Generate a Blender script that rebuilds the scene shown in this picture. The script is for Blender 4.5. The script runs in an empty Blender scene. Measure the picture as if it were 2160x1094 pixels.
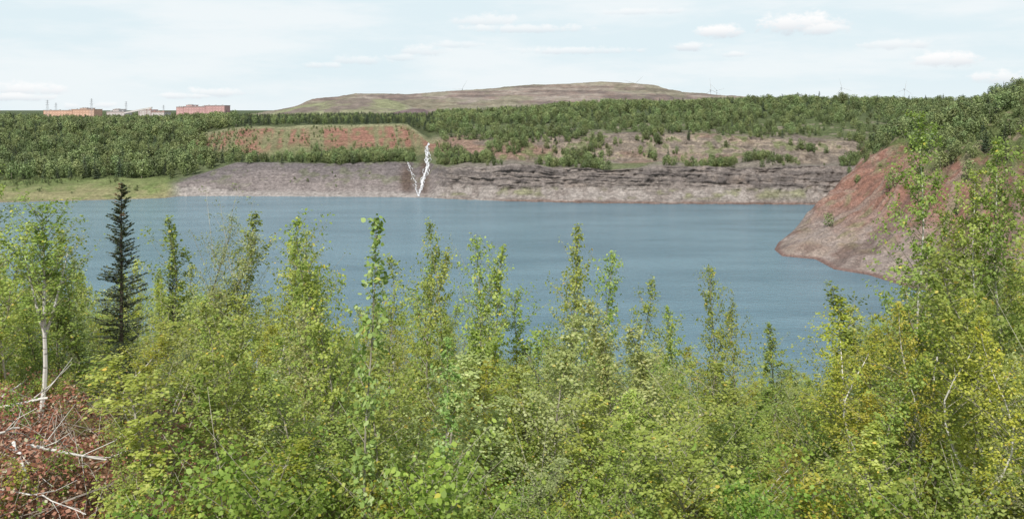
import bpy, math, random
import numpy as np
from mathutils import Vector
random.seed(7); rng=np.random.default_rng(7)
scn=bpy.context.scene
HZ=232.0; F=1800.0; CZ=50.0
# ---------------------------------------------------------------- noise
def _h(ix,iy,iz,s):
    n=(ix*73856093)^(iy*19349663)^(iz*83492791)^(s*26544357)
    n=n&0xffffffff
    n=((n^(n>>13))*1274126177)&0xffffffff
    n=((n^(n>>15))*2246822519)&0xffffffff
    n=n^(n>>16)
    return (n&0xffff)/65535.0
def vnoise(x,y,z=0.0,seed=1):
    x=np.asarray(x,float); y=np.asarray(y,float); z=np.zeros_like(x)+z
    ix=np.floor(x).astype(np.int64); iy=np.floor(y).astype(np.int64); iz=np.floor(z).astype(np.int64)
    fx=x-ix; fy=y-iy; fz=z-iz
    fx=fx*fx*(3-2*fx); fy=fy*fy*(3-2*fy); fz=fz*fz*(3-2*fz)
    r=0
    for dx in (0,1):
        for dy in (0,1):
            for dz in (0,1):
                w=(fx if dx else 1-fx)*(fy if dy else 1-fy)*(fz if dz else 1-fz)
                r=r+w*_h(ix+dx,iy+dy,iz+dz,seed)
    return r*2-1
def fbm(x,y,z=0.0,o=4,seed=1):
    r=0;a=1.0;t=0
    for i in range(o):
        r=r+a*vnoise(np.asarray(x)*2**i,np.asarray(y)*2**i,np.asarray(z)*2**i,seed+i); t+=a; a*=0.5
    return r/t
def sstep(a,b,x):
    t=np.clip((x-a)/(b-a),0,1); return t*t*(3-2*t)
# ---------------------------------------------------------------- materials
def new_mat(name):
    m=bpy.data.materials.new(name); m.use_nodes=True
    nt=m.node_tree; nt.nodes.clear()
    return m,nt,nt.nodes.new('ShaderNodeOutputMaterial')
def leaf_mat(name,dark,mid,light,yellow=None,trans=0.3,var=0.35,hue=0.0):
    m,nt,out=new_mat(name); N=nt.nodes; L=nt.links
    at=N.new('ShaderNodeAttribute'); at.attribute_name='tint'
    cr=N.new('ShaderNodeValToRGB'); e=cr.color_ramp.elements
    e[0].position=0; e[0].color=(*dark,1); e[1].position=0.5; e[1].color=(*mid,1)
    k=e.new(0.9); k.color=(*light,1)
    k=e.new(0.985); k.color=(*(yellow or light),1)
    L.new(at.outputs['Fac'],cr.inputs[0])
    oi=N.new('ShaderNodeObjectInfo')
    mr=N.new('ShaderNodeMapRange'); mr.inputs[3].default_value=1-var; mr.inputs[4].default_value=1+var
    L.new(oi.outputs['Random'],mr.inputs[0])
    hs=N.new('ShaderNodeHueSaturation')
    m2=N.new('ShaderNodeMath'); m2.operation='MULTIPLY'; m2.inputs[1].default_value=7.31
    m3=N.new('ShaderNodeMath'); m3.operation='FRACT'
    m4=N.new('ShaderNodeMapRange'); m4.inputs[3].default_value=0.5-0.03+hue; m4.inputs[4].default_value=0.5+0.012+hue
    L.new(oi.outputs['Random'],m2.inputs[0]); L.new(m2.outputs[0],m3.inputs[0]); L.new(m3.outputs[0],m4.inputs[0])
    L.new(m4.outputs[0],hs.inputs['Hue']); L.new(mr.outputs[0],hs.inputs['Value']); L.new(cr.outputs[0],hs.inputs['Color'])
    d=N.new('ShaderNodeBsdfPrincipled'); d.inputs['Roughness'].default_value=0.5
    d.inputs['Specular IOR Level'].default_value=0.3
    t=N.new('ShaderNodeBsdfTranslucent'); mx=N.new('ShaderNodeMixShader'); mx.inputs[0].default_value=trans
    L.new(hs.outputs[0],d.inputs['Base Color']); L.new(hs.outputs[0],t.inputs['Color'])
    L.new(d.outputs[0],mx.inputs[1]); L.new(t.outputs[0],mx.inputs[2]); L.new(mx.outputs[0],out.inputs[0])
    return m
def noise_mat(name,c1,c2,scale=3,rough=0.9,stretch=(1,1,1),bump=0.0,bd=0.02,lo=0.35,hi=0.65,detail=6):
    m,nt,out=new_mat(name); N=nt.nodes; L=nt.links
    tc=N.new('ShaderNodeTexCoord'); mp=N.new('ShaderNodeMapping'); mp.inputs['Scale'].default_value=stretch
    nz=N.new('ShaderNodeTexNoise'); nz.inputs['Scale'].default_value=scale; nz.inputs['Detail'].default_value=detail
    cr=N.new('ShaderNodeValToRGB'); cr.color_ramp.elements[0].color=(*c1,1); cr.color_ramp.elements[1].color=(*c2,1)
    cr.color_ramp.elements[0].position=lo; cr.color_ramp.elements[1].position=hi
    d=N.new('ShaderNodeBsdfPrincipled'); d.inputs['Roughness'].default_value=rough; d.inputs['Specular IOR Level'].default_value=0.2
    L.new(tc.outputs['Object'],mp.inputs[0]); L.new(mp.outputs[0],nz.inputs[0]); L.new(nz.outputs[0],cr.inputs[0]); L.new(cr.outputs[0],d.inputs['Base Color'])
    if bump:
        b=N.new('ShaderNodeBump'); b.inputs['Strength'].default_value=bump; b.inputs['Distance'].default_value=bd
        L.new(nz.outputs[0],b.inputs['Height']); L.new(b.outputs[0],d.inputs['Normal'])
    L.new(d.outputs[0],out.inputs[0]); return m
def terrain_mat(name,scale=0.35,strat=0.0,bump=0.8,bd=1.0,contrast=0.5,speck=0.0):
    m,nt,out=new_mat(name); N=nt.nodes; L=nt.links
    at=N.new('ShaderNodeAttribute'); at.attribute_name='base'
    tc=N.new('ShaderNodeTexCoord'); 
    nz=N.new('ShaderNodeTexNoise'); nz.inputs['Scale'].default_value=scale; nz.inputs['Detail'].default_value=10; nz.inputs['Roughness'].default_value=0.75
    L.new(tc.outputs['Object'],nz.inputs[0])
    mp=N.new('ShaderNodeMapping'); mp.inputs['Scale'].default_value=(0.06,0.06,1.0)
    n2=N.new('ShaderNodeTexNoise'); n2.inputs['Scale'].default_value=0.9; n2.inputs['Detail'].default_value=8; n2.inputs['Roughness'].default_value=0.7
    L.new(tc.outputs['Object'],mp.inputs[0]); L.new(mp.outputs[0],n2.inputs[0])
    mr=N.new('ShaderNodeMapRange'); mr.inputs[1].default_value=0.3; mr.inputs[2].default_value=0.7; mr.inputs[3].default_value=1-contrast; mr.inputs[4].default_value=1+contrast
    L.new(nz.outputs[0],mr.inputs[0])
    m2=N.new('ShaderNodeMapRange'); m2.inputs[1].default_value=0.35; m2.inputs[2].default_value=0.65; m2.inputs[3].default_value=1-strat; m2.inputs[4].default_value=1+strat
    L.new(n2.outputs[0],m2.inputs[0])
    mu=N.new('ShaderNodeMath'); mu.operation='MULTIPLY'; L.new(mr.outputs[0],mu.inputs[0]); L.new(m2.outputs[0],mu.inputs[1])
    vo=N.new('ShaderNodeTexVoronoi'); vo.inputs['Scale'].default_value=scale*1.6; vo.inputs['Randomness'].default_value=1
    L.new(tc.outputs['Object'],vo.inputs['Vector'])
    sx=N.new('ShaderNodeSeparateColor'); L.new(vo.outputs['Color'],sx.inputs[0])
    m5=N.new('ShaderNodeMapRange'); m5.inputs[3].default_value=1-speck; m5.inputs[4].default_value=1+speck; L.new(sx.outputs[0],m5.inputs[0])
    m6=N.new('ShaderNodeMath'); m6.operation='MULTIPLY'; L.new(mu.outputs[0],m6.inputs[0]); L.new(m5.outputs[0],m6.inputs[1])
    vm=N.new('ShaderNodeVectorMath'); vm.operation='SCALE'; L.new(at.outputs['Color'],vm.inputs[0]); L.new(m6.outputs[0],vm.inputs['Scale'])
    d=N.new('ShaderNodeBsdfPrincipled'); d.inputs['Roughness'].default_value=0.95; d.inputs['Specular IOR Level'].default_value=0.1
    b=N.new('ShaderNodeBump'); b.inputs['Strength'].default_value=bump; b.inputs['Distance'].default_value=bd
    L.new(nz.outputs[0],b.inputs['Height']); L.new(b.outputs[0],d.inputs['Normal'])
    L.new(vm.outputs[0],d.inputs['Base Color']); L.new(d.outputs[0],out.inputs[0]); return m
def link(o): scn.collection.objects.link(o); return o
def mesh_obj(name,verts,faces,mats,matidx=None,tint=None,smooth=False,dolink=True):
    me=bpy.data.meshes.new(name); me.from_pydata(verts if isinstance(verts,list) else verts.tolist(),[],faces)
    for m in mats: me.materials.append(m)
    if matidx is not None: me.polygons.foreach_set('material_index',np.asarray(matidx,dtype=np.int32))
    if tint is not None:
        a=me.attributes.new('tint','FLOAT','FACE'); a.data.foreach_set('value',np.asarray(tint,dtype=np.float32))
    if smooth: me.polygons.foreach_set('use_smooth',np.ones(len(me.polygons),dtype=bool))
    me.update()
    o=bpy.data.objects.new(name,me)
    return link(o) if dolink else o
def grid_obj(name,V,mat,base=None,smooth=True):
    R,C,_=V.shape
    idx=np.arange(R*C).reshape(R,C)
    f=np.stack([idx[:-1,:-1],idx[:-1,1:],idx[1:,1:],idx[1:,:-1]],-1).reshape(-1,4)
    o=mesh_obj(name,V.reshape(-1,3),f.tolist(),[mat],smooth=smooth)
    if base is not None:
        a=o.data.attributes.new('base','FLOAT_COLOR','POINT')
        c=np.ones((R*C,4),dtype=np.float32); c[:,:3]=np.clip(base.reshape(-1,3),0,1); a.data.foreach_set('color',c.ravel())
    return o
def mixc(a,b,w): 
    a=np.asarray(a,float); b=np.asarray(b,float); return a*(1-w[...,None])+b*w[...,None]
def full(c,s): return np.broadcast_to(np.array(c,float),s+(3,))
# ---------------------------------------------------------------- far pit wall terrain
def sh(py): return 50*F/(py-HZ)
K={
-700:(427,[(485,405),(520,385),(560,372),(620,350),(700,315),(800,275),(950,262)]),
0:  (427,[(485,405),(520,385),(560,372),(620,350),(700,315),(800,277),(950,262)]),
120:(424,[(487,406),(520,383),(560,370),(620,348),(700,315),(800,282),(950,268)]),
250:(421,[(490,408),(520,380),(570,362),(620,345),(700,312),(800,283),(950,268)]),
345:(418,[(494,409),(515,385),(560,358),(620,338),(700,305),(780,284),(950,266)]),
372:(415,[(498,392),(508,386),(560,352),(610,336),(690,300),(770,280),(950,264)]),
430:(414,[(504,392),(530,365),(560,346),(605,336),(675,284),(740,270),(950,260)]),
500:(414,[(505,400),(545,342),(570,338),(600,334),(660,270),(700,264),(950,253)]),
700:(415,[(503,402),(540,345),(570,338),(600,332),(655,264),(700,262),(950,252)]),
860:(416,[(500,402),(538,343),(566,338),(596,330),(650,262),(700,260),(950,252)]),
905:(417,[(495,405),(530,345),(545,335),(560,320),(590,301),(700,268),(950,250)]),
940:(420,[(487,400),(500,352),(525,345),(545,330),(575,295),(680,262),(950,247)]),
1100:(425,[(478,397),(488,350),(515,345),(530,336),(555,293),(660,262),(850,244)]),
1200:(428,[(472,400),(482,350),(510,345),(525,338),(550,286),(650,260),(850,234)]),
1400:(430,[(465,402),(475,352),(500,345),(512,340),(540,283),(640,255),(850,229)]),
1600:(431,[(461,400),(471,352),(492,345),(507,338),(530,292),(610,258),(820,222)]),
1700:(431,[(460,398),(470,352),(490,345),(505,338),(525,298),(600,258),(800,217)]),
1900:(431,[(460,398),(470,352),(490,345),(505,338),(525,300),(600,258),(800,226)]),
2900:(431,[(460,398),(470,352),(490,345),(505,338),(525,300),(600,258),(800,226)]),
}
kx=np.array(sorted(K)); 
tabY=[];tabZ=[]
for x in kx:
    s,l=K[x]; Y0=sh(s); ys=[Y0-25,Y0]; zs=[-9,0]
    for (y,py) in l: ys.append(y); zs.append(CZ-(py-HZ)*y/F)
    py9=252 if x<600 else (243 if x<1000 else 234)
    ys+= [1600,12000]; zs+=[CZ-(py9-HZ)*1600/F, CZ-1.0*12000/F]
    tabY.append(ys); tabZ.append(zs)
tabY=np.array(tabY); tabZ=np.array(tabZ)
cols=np.concatenate([np.arange(-700,-100,8.0),np.arange(-100,2261,2.5),np.arange(2268,2901,8.0)])
sub=[3,14,44,8,8,40,18,16,14,8]
ss=np.concatenate([np.arange(n)/n+i for i,n in enumerate(sub)]+[[10.0]])
Yk=np.stack([np.interp(cols,kx,tabY[:,k]) for k in range(11)],0)
Zk=np.stack([np.interp(cols,kx,tabZ[:,k]) for k in range(11)],0)
i0=np.clip(np.floor(ss).astype(int),0,9); fr=(ss-i0)[:,None]
Yg=Yk[i0]*(1-fr)+Yk[i0+1]*fr; Zg=Zk[i0]*(1-fr)+Zk[i0+1]*fr
PX=np.tile(cols,(len(ss),1)); SS=np.tile(ss[:,None],(1,len(cols)))
Xg=(PX-1080)/F*Yg
wR=sstep(895,960,PX); wL=1-sstep(345,385,PX)
def band(a,b,w=0.25): return sstep(a-w,a+w,SS)*(1-sstep(b-w,b+w,SS))
A_cl=band(2,3.1)*wR; A_up=band(5,6)*(1-wL)*(0.6+0.4*wR)
st=fbm(Xg/20+9,Zg/1.1+.02*Xg,Yg/60,4,11); st2=fbm(Xg/4,Zg/4,0,4,31); big=fbm(Xg/35,Zg/30,0,3,51)
led=np.floor(Zg/3.1+1.0*fbm(Xg/30,Zg*0,0,4,61))*3.1-Zg
Yd=Yg+A_cl*(1.5*st+3.2*st2+7*big+.38*led)+A_up*(3.6*st2+8*big+.6*st+.25*led)*wR+band(0.8,2,0.2)*(1-wL)*(2.5*st2+3*big)
gul=fbm((Xg+0.35*Zg)/5,Zg/40,0,4,71)
Yd=Yd+band(1.2,3,0.2)*(1-wR)*(1-wL)*(2.5*gul)+band(5,6)*(1-wR)*(1-wL)*3.0*gul
Zd=Zg+band(3,9,0.3)*1.6*fbm(Xg/18,Yg/18,0,4,91)+band(1.1,3,0.1)*0.9*fbm(Xg/4,Yg/4,Zg/4,4,93)*(0.3+0.7*(1-wL))
Zd=Zd+band(2.7,5.2,.3)*wR*3.6*fbm(Xg/28,Yg/22,0,3,97)
Zd=Zd+sstep(7,8,SS)*(1-sstep(8.8,9.2,SS))*3*fbm(Xg/90,Yg/120,0,3,95)
Xd=(PX-1080)/F*Yg
FV=np.stack([Xd,Yd,Zd],-1)
n1=fbm(Xg/14,Zg/9,Yg/20,5,111); n2=fbm(Xg/5,Zg/4,Yg/7,4,121); n3=fbm(Xg/40,Yg/30,Zg/12,4,131)
grass=np.array((.18,.21,.08)); dry=np.array((.27,.25,.13)); rockp=np.array((.22,.187,.175)); pale=np.array((.32,.285,.262))
forest=np.array((.08,.10,.04))
sh_=Xg.shape
colM=mixc(full(pale,sh_),rockp,sstep(1.5,2.2,SS+0.3*n1))
colM=mixc(colM,np.array((.145,.127,.125)),sstep(2.3,2.95,SS+0.35*n1))
colM=mixc(colM,np.array((.15,.16,.09)),sstep(.1,.4,n2+.5*n1)*sstep(2,2.4,SS)*.5)
colM=mixc(colM,np.array((.11,.135,.06)),sstep(2.95,3.2,SS+0.1*n2)*0.9)
streak=fbm((Xg+0.55*Zg)/4,Zg/25,0,4,141)
rs=mixc(full((.19,.175,.10),sh_),np.array((.25,.135,.10)),sstep(-.3,.25,streak+0.5*n3))
rs=mixc(rs,np.array((.16,.165,.085)),1-sstep(.0,.45,(SS-5)+0.5*n1))
rs=mixc(rs,np.array((.15,.165,.08)),sstep(.1,.3,n2+.4*n1)*.6)
rs=mixc(rs,np.array((.215,.21,.12)),sstep(5.87,5.97,SS))
colM=mixc(colM,rs,sstep(4.7,4.9,SS))
colM=mixc(colM,np.array((.09,.105,.05)),sstep(6.05,6.3,SS))
colR=mixc(full((.30,.265,.24),sh_),np.array((.22,.188,.168)),sstep(-.3,.3,n2+.6*n1))
colR=mixc(colR,np.array((.17,.115,.095)),(1-sstep(1.0,1.3,SS+.1*n2))*sstep(1000,1100,PX))
colR=mixc(colR,np.array((.19,.20,.095)),sstep(.05,.3,n1+0.3*n2)*band(1.4,2.1,.15)*0.6)
cl=mixc(full((.125,.108,.10),sh_),np.array((.225,.192,.172)),sstep(-.35,.3,st*1.1+0.6*n2))
cl=mixc(cl,np.array((.28,.215,.17)),sstep(.05,.4,n3+.4*n2)*.5)
colR=mixc(colR,cl,sstep(2.02,2.2,SS+.15*n1))
colR=mixc(colR,np.array((.20,.175,.145)),sstep(3.0,3.2,SS))
colR=mixc(colR,np.array((.12,.145,.06)),sstep(3.2,3.5,SS)*sstep(-.1,.2,n1+.3*n3)*.75)
bw=mixc(full((.175,.145,.12),sh_),np.array((.30,.245,.19)),sstep(-.3,.3,.35*st+.9*n2+.3*n1))
bw=mixc(bw,np.array((.25,.15,.11)),sstep(-.05,.3,n3-.3*(PX-1150)/400)*.6)
bw=mixc(bw,np.array((.12,.145,.06)),sstep(.08,.28,n1*.7+.7*n2)*.75)
colR=mixc(colR,bw,sstep(4.0,4.7,SS+.4*n1))
colR=mixc(colR,np.array((.10,.122,.053)),sstep(5.95,6.4,SS+.5*n2+.3*n1))
colR=mixc(colR,np.array((.29,.24,.19)),sstep(.2,.3,n2*.6+.5*n1)*band(6.1,7.0,.2)*.7)
colL=mixc(full(grass,sh_),dry,sstep(-.3,.3,n3+.7*n2))
colL=mixc(colL,np.array((.25,.21,.15)),1-sstep(1.02,1.18,SS))
colL=mixc(colL,np.array((.13,.17,.06)),sstep(1.8,3.0,SS+.7*n1)*.8)
colL=mixc(colL,forest,sstep(3.2,3.6,SS))
FC=mixc(mixc(colM,colR,wR),colL,wL)
FC=mixc(FC,np.array((.08,.10,.05)),sstep(7,8,SS))
wet=np.exp(-(((PX-858)/14)**2+((SS-2.35)/.5)**2))+0.7*np.exp(-(((PX-895)/10)**2+((SS-2.8)/1.6)**2))
FC=mixc(FC,np.array((.10,.07,.055)),np.clip(wet*1.2,0,.85)*(SS<5.5))
grid_obj('pit_wall_terrain',FV,terrain_mat('pit_rock_mat',0.5,0.20,1.0,1.2,0.45,.2),FC)
def cell_sample(V,W,n):
    a=V[:-1,:-1];b=V[:-1,1:];c=V[1:,:-1]
    ar=np.linalg.norm(np.cross(b-a,c-a),axis=-1)*W
    p=ar.ravel()/ar.sum()
    id_=rng.choice(p.size,size=n,p=p); r,cc=np.divmod(id_,V.shape[1]-1)
    u=rng.random((n,1));v=rng.random((n,1))
    return V[r,cc]*(1-u)*(1-v)+V[r,cc+1]*u*(1-v)+V[r+1,cc]*(1-u)*v+V[r+1,cc+1]*u*v
def hit(px,py):
    c=int(np.argmin(np.abs(cols-px))); colv=FV[:,c]
    pyy=HZ-(colv[:,2]-CZ)*F/colv[:,1]
    for i in range(3,len(ss)-1):
        if pyy[i]>=py>=pyy[i+1]:
            t=(pyy[i]-py)/max(1e-6,pyy[i]-pyy[i+1]); p=colv[i]*(1-t)+colv[i+1]*t
            return np.array([(px-1080)/F*p[1],p[1],p[2]])
    p=colv[3]; return np.array([(px-1080)/F*p[1],p[1],p[2]])
# ---------------------------------------------------------------- promontory
near=[(100,321),(94,306),(92.4,292),(101.7,286),(101,268),(108,259),(111,244),(117,229),(126,210),(136,184),(150,150),(160,100),(165,60)]
back=[(100,321),(115,350),(140,400),(167,452),(185,520)]
def pdist(X,Y,pl):
    d=np.full(X.shape,1e9)
    for (x0,y0),(x1,y1) in zip(pl[:-1],pl[1:]):
        dx,dy=x1-x0,y1-y0; t=np.clip(((X-x0)*dx+(Y-y0)*dy)/(dx*dx+dy*dy),0,1)
        d=np.minimum(d,np.hypot(X-x0-t*dx,Y-y0-t*dy))
    return d
def inside(X,Y,pl):
    r=np.zeros(X.shape,bool); n=len(pl)
    for i in range(n):
        x0,y0=pl[i];x1,y1=pl[(i+1)%n]
        if y0==y1: continue
        c=((y0>Y)!=(y1>Y))&(X<(x1-x0)*(Y-y0)/(y1-y0)+x0); r^=c
    return r
gx=np.concatenate([np.arange(84,240,.8),np.arange(240,460,2.5)]); gy=np.concatenate([np.arange(90,220,2.0),np.arange(220,420,.8),np.arange(420,500,2.0)])
PXx,PYy=np.meshgrid(gx,gy)
wob=2.2*fbm(PXx/9,PYy/9,0,4,201)+3.0*fbm(PXx/30,PYy/30,0,2,205)
poly=back[::-1][:-1]+near+[(700,60),(700,520)]
ins=inside(PXx,PYy,poly)
dn=pdist(PXx,PYy,near); db=pdist(PXx,PYy,back)
ang=np.arctan2(PYy-330,PXx-190)
rill=fbm(ang*24,dn/60,0,4,221)
dn2=np.maximum(0,dn+wob*sstep(0,10,dn)+3.6*rill*sstep(6,25,dn)); db2=np.maximum(0,db+.8*wob*sstep(0,8,db))
fn=np.interp(dn2,[0,2,14,30,38,42,60,75,110,160,300],[0,.6,5.0,12,18,23,34,41,54,66,70])
fb=np.interp(db2,[0,10,14,18,38,60,120,200],[0,9.5,15.5,21,38,46,64,72])
Hh=np.where(ins,np.minimum(fn,fb),-0.6*np.minimum(dn,db))
rough=fbm(PXx/3.2,PYy/3.2,0,4,231)
Hh=Hh+ins*((1.0*rough+1.2*fbm(PXx/9,PYy/9,0,3,235))*sstep(0,8,np.minimum(dn,db)))
PV=np.stack([PXx,PYy,Hh],-1)
m1=fbm(PXx/12,PYy/12,0,5,241); m2_=fbm(PXx/3.5,PYy/3.5,0,4,251)
pc=mixc(full((.30,.245,.215),PXx.shape),np.array((.26,.14,.105)),sstep(4,16,Hh+12*m1+5*m2_))
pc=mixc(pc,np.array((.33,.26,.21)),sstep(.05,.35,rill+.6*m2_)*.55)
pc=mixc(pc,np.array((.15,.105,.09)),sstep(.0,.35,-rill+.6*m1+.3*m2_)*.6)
pc=mixc(pc,np.array((.17,.185,.085)),sstep(.1,.35,m1+.5*m2_)*.5*sstep(3,6,Hh))
pc=mixc(pc,np.array((.12,.145,.055)),sstep(28,35,Hh+9*m1+4*m2_+0.2*(PXx-165)))
pc=mixc(pc,np.array((.33,.25,.19)),sstep(.15,.3,m2_*.7+m1*.5)*sstep(28,38,Hh)*.65)
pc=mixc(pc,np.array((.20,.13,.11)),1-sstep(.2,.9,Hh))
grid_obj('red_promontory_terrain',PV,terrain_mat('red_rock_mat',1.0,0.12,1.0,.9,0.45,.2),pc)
# ---------------------------------------------------------------- foreground hill
gyk=[-60,0,5,14,22,35,60,120,170]
def G(X,Y):
    X=np.asarray(X,float);Y=np.asarray(Y,float)
    c=np.interp(Y,gyk,[-1.6,-1.7,-4.2,-6.6,-8.6,-12.5,-25,-53,-62])
    l=np.interp(Y,[-60,0,9,15,22,35,60,120,170],[-1.6,-1.7,-4.3,-5.3,-7.8,-12.5,-25,-53,-62])
    w=1-sstep(-6.2,-3.2,X)
    return c*(1-w)+l*w+0.12*fbm(X/2.3,Y/2.3,0,3,301)
hx=np.concatenate([np.arange(-420,-40,6),np.arange(-40,40,.5),np.arange(40,421,6)]); hy=np.concatenate([np.arange(-60,0,4),np.arange(0,40,.5),np.arange(40,171,3)])
HX,HY=np.meshgrid(hx,hy)
HV=np.stack([HX,HY,CZ+G(HX,HY)],-1)
q1=fbm(HX/1.5,HY/1.5,0,4,311)
hc=mixc(full((.10,.12,.045),HX.shape),np.array((.18,.14,.075)),sstep(-.2,.3,q1))
wl=(1-sstep(-4.6,-2.8,HX+1.0*q1))*(1-sstep(15,18,HY))
hc=mixc(hc,np.array((.20,.115,.065)),wl)
grid_obj('hillside_ground',HV,terrain_mat('hillside_mat',6,0.0,0.9,0.05,0.5),hc)
mesh_obj('ground',[(-15000,-9000,-12),(15000,-9000,-12),(15000,15000,-12),(-15000,15000,-12)],[(0,1,2,3)],[noise_mat('far_ground_mat',(.06,.08,.03),(.10,.11,.05),0.01)])
# ---------------------------------------------------------------- water
m,nt,out=new_mat('lake_water_mat'); N=nt.nodes; L=nt.links
tc=N.new('ShaderNodeTexCoord')
def nz(scale,sx,sy,det=3,ro=.6):
    mp=N.new('ShaderNodeMapping'); mp.inputs['Scale'].default_value=(sx,sy,1); mp.inputs['Rotation'].default_value=(0,0,math.radians(-12))
    n=N.new('ShaderNodeTexNoise'); n.inputs['Scale'].default_value=scale; n.inputs['Detail'].default_value=det; n.inputs['Roughness'].default_value=ro
    L.new(tc.outputs['Object'],mp.inputs[0]); L.new(mp.outputs[0],n.inputs[0]); return n
w1=nz(0.55,0.5,1.7,5,.65); w2=nz(0.012,1,4,6,.65)
ad=N.new('ShaderNodeBump'); ad.inputs['Strength'].default_value=1.0; ad.inputs['Distance'].default_value=0.62
L.new(w1.outputs[0],ad.inputs['Height'])
cr=N.new('ShaderNodeValToRGB'); cr.color_ramp.elements[0].color=(.088,.170,.215,1); cr.color_ramp.elements[1].color=(.135,.235,.285,1)
cr.color_ramp.elements[0].position=.36; cr.color_ramp.elements[1].position=.62
L.new(w2.outputs[0],cr.inputs[0])
d=N.new('ShaderNodeBsdfPrincipled'); d.inputs['IOR'].default_value=1.33; d.inputs['Roughness'].default_value=0.15
L.new(cr.outputs[0],d.inputs['Base Color']); L.new(ad.outputs[0],d.inputs['Normal']); L.new(d.outputs[0],out.inputs[0])
mesh_obj('lake_water',[(-900,60,0),(900,60,0),(900,640,0),(-900,640,0)],[(0,1,2,3)],[m])
# ---------------------------------------------------------------- spoil hills
def hill(name,sil,Yr,Yf,Yb,base,colf,x0,x1,terr):
    c=np.arange(x0,x1+1,2.5); t=np.concatenate([np.linspace(0,1,60),1+np.linspace(0.05,1,12)])
    sx=[a for a,b in sil]; sy=[b for a,b in sil]
    C,T=np.meshgrid(c,t)
    Yv=np.where(T<=1,Yf+(Yr-Yf)*T,Yr+(Yb-Yr)*(T-1))
    top=CZ-(np.interp(C,sx,sy)-HZ)*Yr/F
    prof=np.where(T<=1,np.interp(T+.02*fbm(C/30,C*0,0,3,400),[a for a,b in terr],[b for a,b in terr]),1-(T-1)**2)
    X=(C-1080)/F*Yr*(0.9+0.1*T)
    nn=fbm(X/60,Yv/60,0,5,401)
    Z=base+(top-base)*prof+ (3.0*nn+2.2*fbm(X/14,Yv/14,0,4,405))*np.clip(prof*3,0,1)*(0.35+.65*(T<.9))
    V=np.stack([X,Yv,Z],-1)
    return grid_obj(name,V,terrain_mat(name+'_mat',0.06,0.25,0.9,6.0,0.3,.08),colf(C,T,nn,X,Z))
def col_main(C,T,nn,X,Z):  # muted hill tones with aerial haze painted into the rock colour
    s=fbm(X/70,Z/4,0,5,411); f=fbm(X/18,Z/4,0,4,415)
    c=mixc(full((.225,.17,.145),C.shape),np.array((.28,.24,.205)),sstep(-.1,.35,s))
    c=mixc(c,np.array((.165,.135,.12)),sstep(.0,.3,-s+.4*f))
    c=mixc(c,np.array((.21,.21,.125)),sstep(.0,.3,nn+.4*s+.3*f)*.5*(1-.3*T))
    c=mixc(c,np.array((.32,.30,.20)),np.exp(-((C-1265)/90)**2-((T-.8)/.1)**2)*.7)
    return c
hill('spoil_hill',[(560,238),(640,222),(670,208),(720,204),(760,197),(860,199),(940,193),(1040,187),(1120,179),(1200,177),(1270,172),(1380,179),(1400,188),(1440,195),(1560,204),(1750,211),(1950,220),(2100,232)],1700,1350,2100,34,col_main,560,2100,
     [(0,0),(.12,.3),(.28,.36),(.45,.66),(.57,.70),(.72,.93),(.85,.95),(1,1)])
def col_fr(C,T,nn,X,Z):
    c=mixc(full((.25,.255,.15),C.shape),np.array((.20,.165,.14)),sstep(-.05,.3,nn))
    return mixc(c,np.array((.31,.27,.225)),sstep(850,880,C))
hill('grassy_spoil_mound',[(570,240),(600,232),(640,222),(690,214),(740,209),(820,209),(845,217),(900,236),(935,250)],1300,1120,1420,34,col_fr,570,935,[(0,0),(.3,.5),(.5,.6),(.8,.95),(1,1)])
def col_cone(C,T,nn,X,Z):
    return mixc(full((.14,.10,.10),C.shape),np.array((.20,.15,.145)),sstep(-.2,.3,nn))
hill('ore_stockpile_mound',[(795,248),(845,234),(875,229),(895,230),(918,243),(935,252)],1150,1060,1220,34,col_cone,795,935,[(0,0),(1,1)])
# ---------------------------------------------------------------- waterfall
wm,nt,out=new_mat('white_water_mat'); N=nt.nodes;L=nt.links
tc=N.new('ShaderNodeTexCoord'); n=N.new('ShaderNodeTexNoise'); n.inputs['Scale'].default_value=1.2; n.inputs['Detail'].default_value=6
cr=N.new('ShaderNodeValToRGB'); cr.color_ramp.elements[0].color=(.34,.32,.32,1); cr.color_ramp.elements[1].color=(.78,.79,.80,1); cr.color_ramp.elements[0].position=.40; cr.color_ramp.elements[1].position=.54
d=N.new('ShaderNodeBsdfPrincipled'); d.inputs['Roughness'].default_value=.5
L.new(tc.outputs['Object'],n.inputs[0]); L.new(n.outputs[0],cr.inputs[0]); L.new(cr.outputs[0],d.inputs['Base Color']); L.new(d.outputs[0],out.inputs[0])
wv=[];wf=[]
def strand(path,wid,amp,seed,n=90):
    px=[p[0] for p in path];py=[p[1] for p in path]; t=np.linspace(0,1,n); tt=np.linspace(0,1,len(path))
    X=np.interp(t,tt,px)+amp*fbm(t*12,t*0+seed,0,4,seed)*np.sin(np.pi*np.clip(t,0.0,1))**.4; Yp=np.interp(t,tt,py)
    b=len(wv)
    for i in range(n):
        p=hit(X[i],Yp[i]); w=wid*(0.3+1.1*random.random())
        wv.append((p[0]-w/2,p[1]-.35,p[2]+.2)); wv.append((p[0],p[1]-.5,p[2]+.32)); wv.append((p[0]+w/2,p[1]-.35,p[2]+.2))
        if i:
            k=b+3*i; wf.append((k-3,k-2,k+1,k)); wf.append((k-2,k-1,k+2,k+1))
mainp=[(904,302),(900,318),(902,338),(899,358),(894,376),(888,394),(883,415)]
for i,(w,a) in enumerate([(.9,4),(.6,9),(.5,11),(.45,13),(.4,15),(.3,12),(.25,18)]): strand(mainp,w,a,500+i)
lp=[(859,341),(866,358),(872,378),(878,398),(883,414)]
for i,(w,a) in enumerate([(.42,5),(.3,10),(.25,12)]): strand(lp,w,a,520+i)
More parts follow.
